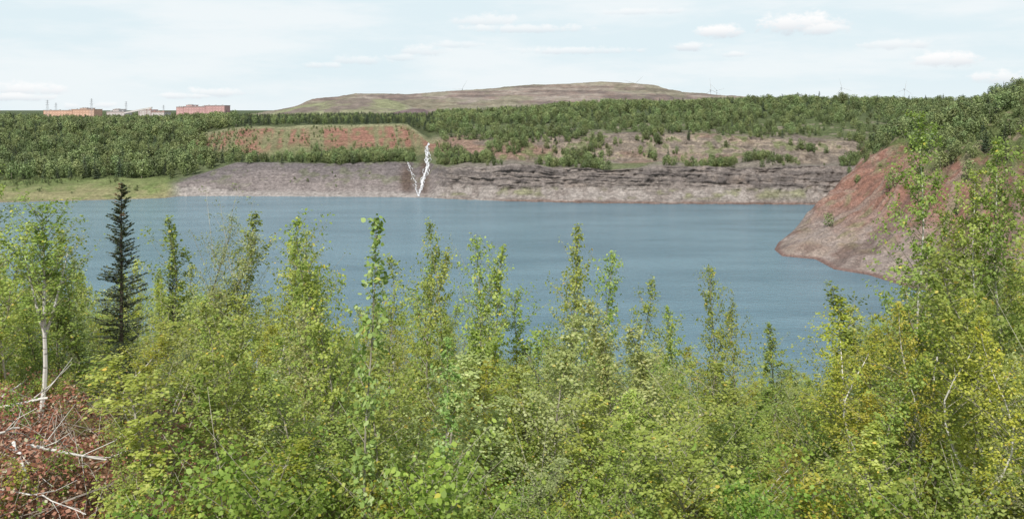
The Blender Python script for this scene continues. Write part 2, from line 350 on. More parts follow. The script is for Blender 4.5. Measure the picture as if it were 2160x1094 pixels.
mesh_obj('waterfall',wv,wf,[wm])
# ---------------------------------------------------------------- tree prototypes
def tube(V,Fc,pts,rad,n=6):
    b=len(V); pts=np.asarray(pts,float)
    for i,p in enumerate(pts):
        t=pts[min(i+1,len(pts)-1)]-pts[max(i-1,0)]; t/= (np.linalg.norm(t)+1e-9)
        a=np.cross(t,(0.3,1,0.1)); a/=np.linalg.norm(a)+1e-9; c=np.cross(t,a)
        for k in range(n):
            th=2*math.pi*k/n; V.append(tuple(p+rad[i]*(a*math.cos(th)+c*math.sin(th))))
        if i:
            for k in range(n):
                Fc.append((b+(i-1)*n+k,b+(i-1)*n+(k+1)%n,b+i*n+(k+1)%n,b+i*n+k))
def unit(v): return v/(np.linalg.norm(v,axis=-1,keepdims=True)+1e-9)
def leaves(C,D,Nn,Sz,wd=0.42,hexa=True):
    D=unit(D); W=unit(np.cross(D,Nn)); s=Sz[:,None]
    if hexa:
        P=[C,C+s*(.25*D+wd*.8*W),C+s*(.62*D+wd*.8*W),C+s*D,C+s*(.62*D-wd*.8*W),C+s*(.25*D-wd*.8*W)]
    else: P=[C,C+s*(.45*D+wd*W),C+s*D,C+s*(.45*D-wd*W)]
    return np.stack(P,1)
def finish(name,V,Fc,LP,lt,mats,coll,ntr=None):
    nb=len(Fc); n0=len(V); k=LP.shape[1]
    allv=np.concatenate([np.array(V).reshape(-1,3),LP.reshape(-1,3)],0)
    lf=(n0+np.arange(LP.shape[0]*k).reshape(-1,k)).tolist()
    mi=[0]*nb+[1]*len(lf)
    if ntr is not None and len(mats)>2: mi[ntr:nb]=[2]*(nb-ntr)
    ti=np.concatenate([np.zeros(nb),lt])
    o=mesh_obj(name,allv,Fc+lf,mats,mi,ti,dolink=False)
    coll.objects.link(o); return o
def sapling(name,seed,H,R,nb,tw,lpt,ls,tr,cb,mats,coll,up=0.9,hexa=True,wd=.42,topnarrow=1.0,droop=0.0,bow=.25,fork=False):
    r=np.random.default_rng(seed); V=[];Fc=[]
    nt_=12; z=np.linspace(0,1,nt_); f0=np.array([0.])
    bx=bow*(fbm(z*1.7+seed*3.3,z*0,0,2,seed)-fbm(f0+seed*3.3,f0,0,2,seed)); by=bow*(fbm(z*1.7+seed*3.3,z*0+9,0,2,seed)-fbm(f0+seed*3.3,f0+9,0,2,seed))
    tp=np.stack([bx,by,z*H],1)
    tube(V,Fc,tp,tr*(1-z)**.8+.004)
    if fork:
        for sx,sy in ((.35,.1),(-.3,-.12)):
            q=np.linspace(0,1,6); tube(V,Fc,np.stack([np.interp(.42,z,bx)+sx*q**.8,sy*q,(.42+.38*q)*H],1),tr*.55*(1-q)+.006)
    ntr=len(Fc)
    Cs=[];Ds=[];Ss=[];Ts=[]
    lump=r.uniform(.25,1.5,15)
    for i in range(nb):
        t=cb+(1-cb)*((i+r.random())/nb)**(0.9); 
        q=(t-cb)/(1-cb); th=i*2.399+r.uniform(-.5,.5)
        lm=lump[int(q*4.99)*3+int((th%6.283)/2.0945)%3]
        L_=R*(min(1,.55+1.7*q) * (1-q)**(.62*topnarrow)+.06)*r.uniform(.5,1.25)*lm
        p0=np.array([np.interp(t,z,bx),np.interp(t,z,by),t*H])
        e=up*r.uniform(.6,1.2)
        dr=np.array([math.cos(th)*math.cos(e),math.sin(th)*math.cos(e),math.sin(e)])
        n=5; s=np.linspace(0,1,n)[:,None]
        L2=L_/max(.35,math.cos(e))
        bp=p0+dr*L2*s+np.array([0,0,-droop*L2])*s**2+r.normal(0,.03*L2,3)*s
        tube(V,Fc,bp,(tr*.28*(1-t*.6)*(1-s[:,0])**.7+.002),3)
        clump=r.random()
        sparse=.55 if q>.8 else 1.0
        for j in range(tw):
            s0=r.uniform(.1,1.0)**.8
            q0=np.array([np.interp(s0,s[:,0],bp[:,k]) for k in range(3)])
            td=unit(dr*0.6+r.normal(0,.6,3)+np.array([0,0,.25])); tl=L_*r.uniform(.2,.5)*(1.15-s0*.5)+.06
            m_=max(1,int(lpt*r.uniform(.5,1.4)*sparse))
            k=r.random((m_,1))
            Cs.append(q0+td*tl*k+r.normal(0,.03+.03*L_,(m_,3)))
            Ds.append(r.normal(0,1,(m_,3))*.8+td*.6+np.array([0,0,-.5])); Ss.append(ls*r.uniform(.6,1.25,m_))
            Ts.append(np.clip(.28*clump+r.random(m_)*.55+.12*r.random()+(r.random(m_)<.025)*.6,0,1))
    m_=int(lpt*4); k=r.random((m_,1))
    Cs.append(np.array([bx[-1],by[-1],H])*k+np.array([bx[-3],by[-3],H*.84])*(1-k)+r.normal(0,.03,(m_,3))); Ds.append(r.normal(0,1,(m_,3))+[0,0,.2]); Ss.append(ls*r.uniform(.6,1.2,m_)); Ts.append(r.random(m_)*.8)
    C=np.concatenate(Cs);D=np.concatenate(Ds);S_=np.concatenate(Ss);T=np.concatenate(Ts)
    ax=np.stack([np.interp(C[:,2],z*H,bx),np.interp(C[:,2],z*H,by),C[:,2]-.4*R],1)
    Nn=unit(r.normal(0,.6,C.shape)+unit(C-ax)*.9+np.array([0,0,.5]))
    D=D-Nn*np.sum(D*Nn,1,keepdims=True)
    return finish(name,V,Fc,leaves(C,D,Nn,S_,wd,hexa),T,mats,coll,ntr)
def spruce(name,seed,H,R,mats,coll,nb=150,needle=.05,cnt=40,tr=.05,cb=.08):
    r=np.random.default_rng(seed);V=[];Fc=[]
    z=np.linspace(0,1,8); tube(V,Fc,np.stack([z*0,z*0,z*H],1),tr*(1-z)+.004)
    Cs=[];Ds=[];Ts=[];Ss=[]
    for i in range(nb):
        t=cb+(1-cb)*(i/nb)**.85; L_=R*((1-t)**.8+.06)*r.uniform(.6,1.15); th=r.uniform(0,6.28)
        dr=np.array([math.cos(th),math.sin(th),-.12+.5*t]); p0=np.array([0,0,t*H]); e_=p0+dr*L_+np.array([0,0,.12*L_])
        tube(V,Fc,[p0,p0+dr*L_*.6,e_],[.008,.006,.003],3)
        m_=max(6,int(cnt*(L_/R+.2))); k=r.random((m_,1))
        side=unit(np.cross(dr,[0,0,1]))
        c=p0+(e_-p0)*k+side*r.uniform(-1,1,(m_,1))*L_*.30*(1.05-k)
        Cs.append(c); Ds.append(dr+side*r.normal(0,.8,(m_,1))+r.normal(0,.3,(m_,3))); Ss.append(needle*r.uniform(.7,1.5,m_)); Ts.append(np.clip(r.random()*.5+r.random(m_)*.4+(.5 if t>.86 and r.random()<.5 else 0),0,1))
    C=np.concatenate(Cs)
    return finish(name,V,Fc,leaves(C,np.concatenate(Ds),unit(r.normal(0,.5,C.shape)+[0,0,1]),np.concatenate(Ss),.24,False),np.concatenate(Ts),mats,coll)
def far_decid(name,seed,H,R,nc,sz,mats,coll,lobes=8,cb=.05):
    r=np.random.default_rng(seed);V=[];Fc=[]
    z=np.linspace(0,1,4); tube(V,Fc,np.stack([z*0,z*0,z*H*.85],1),.12*(1-z)+.03,5)
    Cs=[];Ns=[];Ts=[]
    for i in range(lobes):
        t=(i+.5)/lobes; zc=H*(cb+.14+(1-cb-.26)*t); rr=R*(math.sin(math.pi*(.2+.62*t))**.6)
        th=i*2.4+r.uniform(-.6,.6); off=rr*r.uniform(.3,.65); lr=rr*r.uniform(.5,.75)
        m_=int(nc/lobes); d_=unit(r.normal(0,1,(m_,3))); 
        c=np.array([math.cos(th)*off,math.sin(th)*off,zc])+d_*lr*np.array([1,1,1.15])*r.uniform(.6,1.05,(m_,1))
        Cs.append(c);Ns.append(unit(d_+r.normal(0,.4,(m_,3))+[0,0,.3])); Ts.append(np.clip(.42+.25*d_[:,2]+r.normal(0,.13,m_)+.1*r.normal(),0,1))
    C=np.concatenate(Cs);Nn=np.concatenate(Ns)
    D=np.cross(Nn,r.normal(0,1,Nn.shape)); S_=sz*r.uniform(.6,1.3,len(C))
    return finish(name,V,Fc,leaves(C,D,Nn,S_,.45,False),np.concatenate(Ts),mats,coll)
def far_conif(name,seed,H,R,nc,sz,mats,coll):
    r=np.random.default_rng(seed);V=[];Fc=[]
    z=np.linspace(0,1,4); tube(V,Fc,np.stack([z*0,z*0,z*H],1),.13*(1-z)+.03,5)
    t=1-r.random(nc)**.55*.93; t=np.floor(t*11)/11*.55+t*.45
    th=r.uniform(0,6.28,nc); rr=R*(1.02-t)*r.uniform(.25,1.05,nc)
    C=np.stack([np.cos(th)*rr,np.sin(th)*rr,t*H-.12*rr],1); out_=np.stack([np.cos(th),np.sin(th),0*th-.35],1)
    Nn=unit(np.stack([np.cos(th)*.6,np.sin(th)*.6,0*th+1],1)+r.normal(0,.35,C.shape))
    return finish(name,V,Fc,leaves(C-out_*sz*.4,out_+r.normal(0,.3,C.shape),Nn,sz*r.uniform(.6,1.3,nc),.4,False),np.clip(r.normal(.4,.2,nc),0,1),mats,coll)
bark=noise_mat('bark_mat',(.20,.18,.13),(.38,.35,.28),8,stretch=(1,1,.3))
birch=noise_mat('birch_bark_mat',(.12,.11,.10),(.66,.63,.58),7,stretch=(.6,.6,3),lo=.30,hi=.42)
dbark=noise_mat('dark_bark_mat',(.05,.04,.03),(.11,.09,.07),8)
L_asp=leaf_mat('aspen_leaf_mat',(.20,.27,.045),(.37,.475,.10),(.56,.64,.22),(.74,.62,.12),.46,.2)
L_pal=leaf_mat('pale_aspen_leaf_mat',(.25,.31,.10),(.46,.54,.20),(.68,.73,.38),(.72,.66,.22),.46,.15)
L_bir=leaf_mat('birch_leaf_mat',(.25,.28,.03),(.45,.49,.07),(.61,.60,.14),(.74,.56,.08),.48,.2)
L_ald=leaf_mat('alder_leaf_mat',(.15,.21,.035),(.29,.385,.08),(.45,.53,.15),(.62,.54,.09),.44,.22)
L_pop=leaf_mat('poplar_leaf_mat',(.13,.22,.05),(.23,.37,.09),(.44,.54,.26),(.52,.50,.14),.38,.2)
L_brt=leaf_mat('shrub_leaf_mat',(.14,.24,.03),(.25,.40,.07),(.41,.55,.12),(.6,.6,.10),.44,.2)
L_wil=leaf_mat('willow_leaf_mat',(.19,.24,.09),(.34,.41,.16),(.48,.54,.27),None,.40,.2)
L_spr=leaf_mat('spruce_needle_mat',(.03,.048,.022),(.06,.09,.038),(.12,.14,.065),(.24,.17,.08),.1)
NC=bpy.data.collections.new('near_tree_prototypes')
P={}
for i,(tn,bw_,cbb) in enumerate([(1.35,.5,.2),(1.0,.9,.12),(1.6,.6,.25)]): P['aspen%d'%i]=sapling('aspen_mesh%d'%i,10+i,5,1.0,60,8,7,.064,.022,cbb,[bark,L_asp],NC,topnarrow=tn,bow=bw_)
P['aspen3']=sapling('aspen_mesh3',14,5,.95,64,8,8,.064,.022,.14,[bark,L_pal],NC,topnarrow=1.2,bow=.4)
P['aspen4']=sapling('aspen_mesh4',17,5,1.1,54,8,8,.062,.022,.22,[bark,L_asp],NC,topnarrow=.75,bow=.9)
for i in range(2): P['birch%d'%i]=sapling('birch_mesh%d'%i,20+i,5,1.05,60,8,8,.056,.022,.24,[birch,L_bir,bark],NC,droop=.25,bow=.6,wd=.36,topnarrow=.9+.3*i)
for i in range(2): P['alder%d'%i]=sapling('alder_mesh%d'%i,30+i,5,1.0,62,8,7,.064,.022,.08,[bark,L_ald],NC,up=.8,bow=.7,topnarrow=.9+.4*i)
P['willow0']=sapling('willow_mesh0',41,5,1.05,64,8,8,.062,.022,.06,[bark,L_wil],NC,up=1.05,wd=.2,bow=.6,topnarrow=1.1)
P['poplar0']=sapling('poplar_mesh0',51,4,.40,38,6,6,.070,.016,.1,[bark,L_pop],NC,up=.95,topnarrow=1.3,bow=.08)
P['tall0']=sapling('tall_aspen_mesh0',61,8,.95,90,9,9,.070,.042,.2,[birch,L_asp,bark],NC,topnarrow=.9,bow=.4)
P['tall1']=sapling('tall_aspen_mesh1',62,8,1.4,92,10,9,.072,.042,.12,[birch,L_asp,bark],NC,topnarrow=1.1,bow=.6)
P['birch9']=sapling('forked_birch_mesh',27,5,1.0,52,9,9,.060,.045,.45,[birch,L_asp,bark],NC,bow=.1,topnarrow=1.1,fork=True)
P['spruce0']=spruce('spruce_mesh0',71,5,.75,[dbark,L_spr],NC,nb=260,cnt=64)
P['shrub0']=sapling('shrub_mesh0',81,1.6,.75,34,8,7,.062,.012,.02,[bark,L_brt],NC,up=.8,topnarrow=.5)
P['shrub1']=sapling('shrub_mesh1',82,1.6,.8,34,8,8,.05,.012,.02,[bark,L_ald],NC,up=.7,topnarrow=.5)
H0={k:(1.6 if 'shrub' in k else 8 if 'tall' in k else 4 if 'poplar' in k else 5) for k in P}
NAME={'aspen':'aspen_tree','birch':'birch_tree','alder':'alder_tree','willow':'willow_tree','poplar':'poplar_sapling','tall':'aspen_tree','spruce':'spruce_tree','shrub':'leafy_shrub'}
placed=[]
def put(kind,px,top,Y,wide=1.0):
    X=(px-1080)/F*Y; g=float(G(X,Y))-.05; zt=-(top-HZ)/F*Y
    H=zt-g
    if H<.6: return
    s=H/H0[kind]
    o=bpy.data.objects.new(NAME[kind[:-1]],P[kind].data); link(o)
    tl=0.0 if kind in('birch9','spruce0') else .07
    o.location=(X,Y,CZ+g); o.rotation_euler=(random.uniform(-tl,tl),random.uniform(-tl,tl),0.0 if kind=='birch9' else random.uniform(0,6.28))
    w=wide*max(.75,min(1.25,s**.5)) if H0[kind]!=1.6 else s*wide
    o.scale=(w,w,s); placed.append((X,Y))
heroes=[('tall0',-8,320,14,.9),('birch9',85,446,14.2,1.1),('aspen0',30,480,18,1.2),('alder0',145,485,19,1.2),('aspen1',200,480,19,1.1),('spruce0',256,386,14,.95),
('alder1',310,452,19,1.1),('spruce0',365,497,20,.55),('willow0',430,452,22,1.2),('willow0',470,480,21,1.2),('aspen2',505,450,21,1.1),('aspen4',550,505,21,1.2),('birch1',575,545,20,1),
('aspen0',640,492,19,.8),('aspen1',668,530,18,.9),('alder0',742,456,13,.75),('poplar0',768,462,9,.8),('alder1',700,565,13,.9),('alder0',800,560,14,.8),('aspen2',870,545,19,1),('aspen1',902,478,18,.7),
('alder1',940,540,17,.9),('willow0',985,560,18,.8),('aspen0',1020,508,16,.8),('aspen2',1043,522,16,.8),('aspen4',1130,600,18,1.0),('aspen1',1166,585,19,1.0),('aspen2',1231,478,18,.75),
('aspen0',1299,543,17,.8),('aspen1',1362,594,17,.8),('aspen2',1420,652,17,.8),('aspen0',1495,568,18,.7),('alder1',1562,640,15,.6),('aspen1',1535,655,18,.8),('aspen2',1622,690,18,1),('aspen4',1700,696,20,1),('aspen0',1765,645,17,1.0),
('aspen3',1280,640,14,1.1),('aspen3',1180,670,13,1.1),('aspen3',1360,690,13.5,1.1),('aspen3',640,660,14,1.1),('aspen3',440,620,15,1.1),
('birch0',1800,630,15,1.2),('alder1',1855,600,15,1.1),('tall0',1912,243,16,.8),('birch1',2010,510,15,1.2),('tall0',2088,365,15,.75),('tall0',2135,300,15,.8),('tall0',2200,275,14,.9),('tall0',1985,450,17,.9),
('alder0',2150,540,12,1.1),('alder1',1955,570,14,1.1),('aspen4',1890,560,15,1.1),('poplar0',945,720,10,.8),('birch1',5,560,16,1),('alder0',-30,500,16,1.2),('aspen4',250,700,12.5,.9),('birch0',330,720,12,1.0)]
for h in heroes: put(*h)
skx=[-300,0,100,200,300,400,500,600,700,780,850,950,1050,1120,1250,1350,1450,1550,1650,1740,1800,1850,1950,2050,2160,2500]
sky_=[480,510,530,540,540,560,560,640,620,630,630,620,665,695,665,685,710,730,745,745,670,610,560,530,490,420]
kinds=['aspen0','aspen1','aspen2','aspen3','aspen4','birch0','birch1','alder0','alder1','willow0']
wts=[.14,.13,.10,.10,.13,.14,.11,.07,.05,.03]
cnt=0; tries=0
while cnt<360 and tries<9000:
    tries+=1
    Y=math.sqrt(random.uniform(9.5**2,30**2)); px=random.uniform(-150,2310)
    X=(px-1080)/F*Y
    if Y<16.5 and px<430+ (Y-10)*-10 and random.random()<(1.0 if px<200 else .5): continue
    if Y<14.2 and 225<px<290: continue
    md=.68+.012*Y
    if any((X-a)**2+(Y-b)**2<md*md for a,b in placed): continue
    top=np.interp(px,skx,sky_)+random.uniform(0,100)+(29-Y)*random.uniform(2,13)
    if Y<13: top=max(top,640)
    k=random.choices(kinds,wts)[0]
    if px>1800 and random.random()<.15: k=random.choice(['tall1','alder0'])
    put(k,px,top,Y,random.uniform(.75,1.2)); cnt+=1
for (px,top,Y,k,w) in [(500,985,8.6,'shrub0',1.0),(590,1000,8.4,'shrub0',1.0),(860,1010,8.2,'shrub0',1.0),(920,1030,8.4,'shrub1',1),(1600,1030,8.8,'shrub0',.8),(2090,1030,8.3,'shrub1',1),(430,1010,9,'shrub1',.8),(1330,1050,8.8,'shrub1',1),(235,880,12,'shrub1',1),(140,960,11,'shrub1',.7),(300,940,10.5,'shrub1',.9),(180,880,13,'shrub0',.8),(255,1010,9.6,'shrub1',.8),(60,780,15,'shrub1',1),(130,800,14.5,'shrub1',.9)]:
    put(k,px,top,Y,w)
# ---------------------------------------------------------------- instancer
def instancer(name,pts,sc,kd,coll):
    me=bpy.data.meshes.new(name); me.from_pydata(np.asarray(pts).tolist(),[],[])
    n=len(pts)
    a=me.attributes.new('sc','FLOAT','POINT'); a.data.foreach_set('value',np.asarray(sc,dtype=np.float32))
    a=me.attributes.new('kd','INT','POINT'); a.data.foreach_set('value',np.asarray(kd,dtype=np.int32))
    a=me.attributes.new('rv','FLOAT_VECTOR','POINT'); rv=np.zeros((n,3),dtype=np.float32); rv[:,2]=rng.uniform(0,6.28,n); rv[:,:2]=rng.normal(0,.04,(n,2)); a.data.foreach_set('vector',rv.ravel())
    o=link(bpy.data.objects.new(name,me))
    ng=bpy.data.node_groups.new(name+'_nodes','GeometryNodeTree')
    ng.interface.new_socket('Geometry',in_out='INPUT',socket_type='NodeSocketGeometry'); ng.interface.new_socket('Geometry',in_out='OUTPUT',socket_type='NodeSocketGeometry')
    gi=ng.nodes.new('NodeGroupInput'); go=ng.nodes.new('NodeGroupOutput')
    ip=ng.nodes.new('GeometryNodeInstanceOnPoints'); ci=ng.nodes.new('GeometryNodeCollectionInfo')
    ci.inputs['Collection'].default_value=coll; ci.inputs['Separate Children'].default_value=True; ci.inputs['Reset Children'].default_value=True
    def na(nm,t):
        x=ng.nodes.new('GeometryNodeInputNamedAttribute'); x.data_type=t; x.inputs['Name'].default_value=nm; return x.outputs[0]
    l=ng.links
    l.new(gi.outputs[0],ip.inputs['Points']); l.new(ci.outputs[0],ip.inputs['Instance']); ip.inputs['Pick Instance'].default_value=True
    l.new(na('kd','INT'),ip.inputs['Instance Index']); l.new(na('rv','FLOAT_VECTOR'),ip.inputs['Rotation']); l.new(na('sc','FLOAT'),ip.inputs['Scale'])
    l.new(ip.outputs[0],go.inputs[0])
    md=o.modifiers.new('scatter','NODES'); md.node_group=ng; return o
FD=bpy.data.collections.new('far_tree_prototypes')
L_fd=leaf_mat('far_leaf_mat',(.10,.14,.05),(.185,.24,.09),(.275,.33,.15),None,.22,.40)  # far foliage lightened and greyed: distance haze is put into these colours
L_fc=leaf_mat('far_needle_mat',(.04,.06,.035),(.075,.105,.055),(.12,.15,.08),None,.05,.25)  # needles paled the same way, haze painted into the colour
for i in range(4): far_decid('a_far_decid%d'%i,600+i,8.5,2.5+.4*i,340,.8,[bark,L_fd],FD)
for i in range(2): far_conif('b_far_conif%d'%i,610+i,10,1.9+.3*i,300,.7,[dbark,L_fc],FD)
def cellmask(Ma): return Ma[:-1,:-1]
def mixk(n,pc): 
    k=rng.integers(0,4,n); c=rng.random(n)<pc; k[c]=4+rng.integers(0,2,c.sum()); return k
ncl=fbm(Xg/35,Yg/35,0,3,701); 
inx=(PX>-400)&(PX<2500)
nofall=1.0*~((PX>872)&(PX<918)&(SS<5.9))
W=((SS>3.15)&(SS<8.3)&(PX<500)&inx)*np.where(PX>430,(SS<4.8)|(SS>6.3),1)
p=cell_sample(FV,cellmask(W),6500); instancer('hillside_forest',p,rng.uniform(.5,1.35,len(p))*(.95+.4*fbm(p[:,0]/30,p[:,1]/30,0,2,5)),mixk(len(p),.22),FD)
W=((SS>1.7)&(SS<3.2)&(PX<420)&inx)*np.clip(.1+1.5*n1,0,1)*np.clip(SS-1.6,0,1)
p=cell_sample(FV,cellmask(W),260); instancer('shore_shrubs',p,rng.uniform(.1,.32,len(p)),mixk(len(p),.0),FD)
W=((SS>2.95)&(SS<5.1)&(PX>470)&(PX<925))*np.clip(.3+1.8*ncl+.5*(SS>3.1),0.05,2)*nofall
p=cell_sample(FV,cellmask(W),850); instancer('bench_trees',p,rng.uniform(.22,.85,len(p)),mixk(len(p),.08),FD)
W=((SS>6.5)&(SS<8.2)&(PX>430)&(PX<935))*1.0
p=cell_sample(FV,cellmask(W),2300); instancer('conifer_forest',p,rng.uniform(.5,.85,len(p)),mixk(len(p),.75),FD)
W=((SS>5.0)&(SS<6)&(PX>440)&(PX<930))*np.clip(ncl+.25,0,1)*nofall+((SS>1.8)&(SS<3)&(PX>400)&(PX<850))*.01
p=cell_sample(FV,cellmask(W),420); instancer('slope_bushes',p,rng.uniform(.08,.3,len(p)),mixk(len(p),.05),FD)
W=((SS>5.95)&(SS<8.3)&(PX>915)&inx)*np.clip(.6+1.5*ncl,.08,2)*np.where(SS<6.6,1.3,1)
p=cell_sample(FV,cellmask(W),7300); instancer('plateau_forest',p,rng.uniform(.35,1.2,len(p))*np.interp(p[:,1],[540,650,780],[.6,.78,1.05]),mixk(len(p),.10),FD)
W=((SS>3.05)&(SS<6.1)&(PX>920)&inx)*np.clip(.12+1.9*fbm(Xg/22,Zg/8,Yg/22,3,711),0,2)*np.where(SS>5,.7,1.1)
p=cell_sample(FV,cellmask(W),1900); instancer('cliff_ledge_trees',p,rng.uniform(.1,.8,len(p))**1.2,mixk(len(p),.08),FD)
W=((SS>8.2)&(SS<9.1)&inx)*1.0
p=cell_sample(FV,cellmask(W),4200); instancer('distant_forest',p,rng.uniform(.55,.9,len(p)),mixk(len(p),.4),FD)
W=ins*np.clip(sstep(29,37,Hh+6*m1+.2*(PXx-165))*(.8+1.5*m1),0,2)+ins*(Hh>6)*.05*(m1>0)
W=W*(PYy>170)
p=cell_sample(PV,cellmask(W),4500); instancer('promontory_forest',p,rng.uniform(.18,.9,len(p)),mixk(len(p),.16),FD)
n=600; x_=rng.uniform(-90,110,n*2); y_=rng.uniform(34,112,n*2); keep=(np.abs(x_)<y_*.95)&~((x_>.1*y_)&(x_<.42*y_)&(y_<62)); x_=x_[keep];y_=y_[keep]
instancer('lower_slope_trees',np.stack([x_,y_,CZ+G(x_,y_)],1),rng.uniform(.6,1.0,len(x_)),rng.integers(0,7,len(x_)),NC)
UC=bpy.data.collections.new('undergrowth_prototypes')
sapling('u0',91,.9,.45,22,6,6,.05,.006,.02,[bark,L_brt],UC,up=.8,topnarrow=.5,hexa=False)
sapling('u1',92,.9,.5,22,6,7,.045,.006,.02,[bark,L_bir],UC,up=.7,topnarrow=.5,hexa=False)
sapling('u2',93,.9,.5,22,6,7,.045,.006,.02,[bark,L_ald],UC,up=.7,topnarrow=.5,hexa=False)
n=1200; y_=np.sqrt(rng.uniform(7.5**2,28**2,n)); x_=rng.uniform(-.72,.72,n)*y_; lf_=(y_<16.5)&(x_<-3.6); keep=~(lf_&(rng.random(n)<.72)); x_=x_[keep];y_=y_[keep]; lf_=lf_[keep]
instancer('undergrowth',np.stack([x_,y_,CZ+G(x_,y_)],1),rng.uniform(.4,1.3,len(x_))*np.where(lf_,.55,1),rng.integers(0,3,len(x_)),UC)
# ---------------------------------------------------------------- dead leaf litter, fallen birches
n=26000; y_=rng.uniform(7.5,17,n); x_=-y_*rng.uniform(.36,.70,n); keep=rng.random(n)<1-sstep(-.52,-.40,x_/y_+.05*fbm(x_,y_,0,3,9))*.85; x_=x_[keep];y_=y_[keep]; n=len(x_)
hh=.5*np.clip(fbm(x_/.7,y_/.7,0,3,801)+.3,0,1)*rng.random(n)**.5*1.7
C=np.stack([x_,y_,CZ+G(x_,y_)+hh+.01],1)
Lq=leaves(C,rng.normal(0,1,C.shape)*[1,1,.5],unit(rng.normal(0,.6,C.shape)+[0,-.3,1]),rng.uniform(.03,.075,n),.34,False)
L_dead=leaf_mat('dead_leaf_mat',(.10,.05,.028),(.34,.155,.075),(.50,.32,.20),(.50,.50,.32),.2,0.0)
mesh_obj('dead_leaf_litter',Lq.reshape(-1,3),np.arange(n*4).reshape(-1,4).tolist(),[L_dead],tint=rng.random(n))
def log(name,pts,r0,r1,twigs=4,seed=1):
    r=np.random.default_rng(seed);V=[];Fc=[]; pts=[np.array([(px-1080)/F*Y,Y,CZ-(py-HZ)/F*Y]) for px,py,Y in pts]
    P_=[]; 
    for i in range(len(pts)-1):
        for t in np.linspace(0,1,4,endpoint=False): P_.append(pts[i]*(1-t)+pts[i+1]*t)
    P_.append(pts[-1]); P_=np.array(P_)+r.normal(0,.008,(len(P_),3)); rad=np.linspace(r0,r1,len(P_)); tube(V,Fc,P_,rad,7)
    for k in range(twigs):
        i=r.integers(2,len(P_)-1); d=unit(P_[-1]-P_[0])+r.normal(0,.5,3)+[0,0,.3]; d=unit(d); l=r.uniform(.3,.9)
        tube(V,Fc,[P_[i],P_[i]+d*l*.5,P_[i]+d*l+r.normal(0,.06,3)],[rad[i]*.45,rad[i]*.3,.003],4)
    return mesh_obj(name,V,Fc,[birch],smooth=True)
log('fallen_birch_trunk',[(-60,862,13.0),(20,856,13.1),(105,838,13.3)],.034,.02,3,1)
log('fallen_birch_trunk',[(55,940,10.4),(120,950,10.5),(225,972,10.7)],.024,.011,6,2)
log('fallen_birch_branch',[(28,932,10.6),(42,965,10.3),(52,1000,10.0)],.024,.018,3,3)
log('fallen_birch_branch',[(-20,918,11.0),(40,900,11.3)],.022,.01,3,4)
log('fallen_birch_branch',[(-20,1030,9.3),(90,1045,9.2),(180,1082,9.1)],.010,.005,4,5)
log('fallen_birch_branch',[(0,838,14),(45,808,14.4)],.018,.01,2,6)
V=[];Fc=[]
for i in range(260):
    y=random.uniform(8.5,16); x=-y*random.uniform(.42,.66); g=CZ+float(G(x,y)); a=random.uniform(0,6.28); l=random.uniform(.3,1.1)
    tube(V,Fc,[(x,y,g+.02),(x+math.cos(a)*l*.5,y+math.sin(a)*l*.5,g+.12+random.random()*.2),(x+math.cos(a)*l,y+math.sin(a)*l,g+.1+random.random()*.45)],[.007,.005,.002],4)
mesh_obj('dead_brush',V,Fc,[noise_mat('twig_mat',(.18,.15,.12),(.40,.36,.31),5)])
# ---------------------------------------------------------------- industry
def box(V,Fc,x0,x1,y0,y1,z0,z1):
    b=len(V); V+= [(x0,y0,z0),(x1,y0,z0),(x1,y1,z0),(x0,y1,z0),(x0,y0,z1),(x1,y0,z1),(x1,y1,z1),(x0,y1,z1)]
    Fc+=[(b,b+3,b+2,b+1),(b+4,b+5,b+6,b+7),(b,b+1,b+5,b+4),(b+1,b+2,b+6,b+5),(b+2,b+3,b+7,b+6),(b+3,b,b+4,b+7)]
def wx(px,Y): return (px-1080)/F*Y
def wz(py,Y): return CZ-(py-HZ)/F*Y
def part(name,V,Fc,mat,par):
    o=mesh_obj(name,V,Fc,[mat]); o.parent=par; return o
def building(name,Y,segs,wall,roof,trim):
    e=link(bpy.data.objects.new(name,None))
    V=[];Fc=[];RV=[];RF=[];TV=[];TF=[]
    for k,(a,b,t) in enumerate(segs):
        y0=Y+k*.7; x0,x1=wx(a,Y),wx(b,Y); z1=wz(t,Y)
        box(V,Fc,x0,x1,y0,y0+45,20,z1); box(RV,RF,x0-.8,x1+.8,y0-.8,y0+46,z1+.02,z1+1.0)
        n=max(2,int((x1-x0)/7)); 
        for i in range(n+1):
            xx=x0+(x1-x0)*i/n; box(TV,TF,xx-.3,xx+.3,y0-.35,y0-.01,31,z1-.1)
        for zz in (z1-3.2,z1-9):
            for i in range(n):
                xx=x0+(x1-x0)*(i+.25)/n; 
                if zz>38: box(TV,TF,xx,xx+(x1-x0)/n*.5,y0-.2,y0-.02,zz,zz+1.1)
        for i in range(3):
            xx=x0+(x1-x0)*(i+.5)/3; box(RV,RF,xx-1.5,xx+1.5,y0+8,y0+12,z1+1.02,z1+2.6)
    part('walls',V,Fc,wall,e); part('roof',RV,RF,roof,e); part('wall_ribs_and_windows',TV,TF,trim,e); return e
orange=noise_mat('orange_cladding_mat',(.60,.38,.28),(.68,.45,.34),.05); pink=noise_mat('red_cladding_mat',(.52,.31,.30),(.59,.37,.35),.05)
grey=noise_mat('grey_roof_mat',(.40,.37,.36),(.5,.47,.46),.1); dkp=noise_mat('dark_panel_mat',(.33,.22,.21),(.39,.26,.25),.1); pale_=noise_mat('pale_cladding_mat',(.5,.46,.44),(.6,.56,.54),.1)
building('orange_plant_building',2200,[(92,152,233),(150,198,231),(168,182,228.5)],orange,grey,noise_mat('orange_trim_mat',(.44,.27,.2),(.5,.31,.23),.1))
building('red_plant_building',2200,[(372,386,226),(386,432,225),(430,473,223),(392,404,222)],pink,grey,dkp)
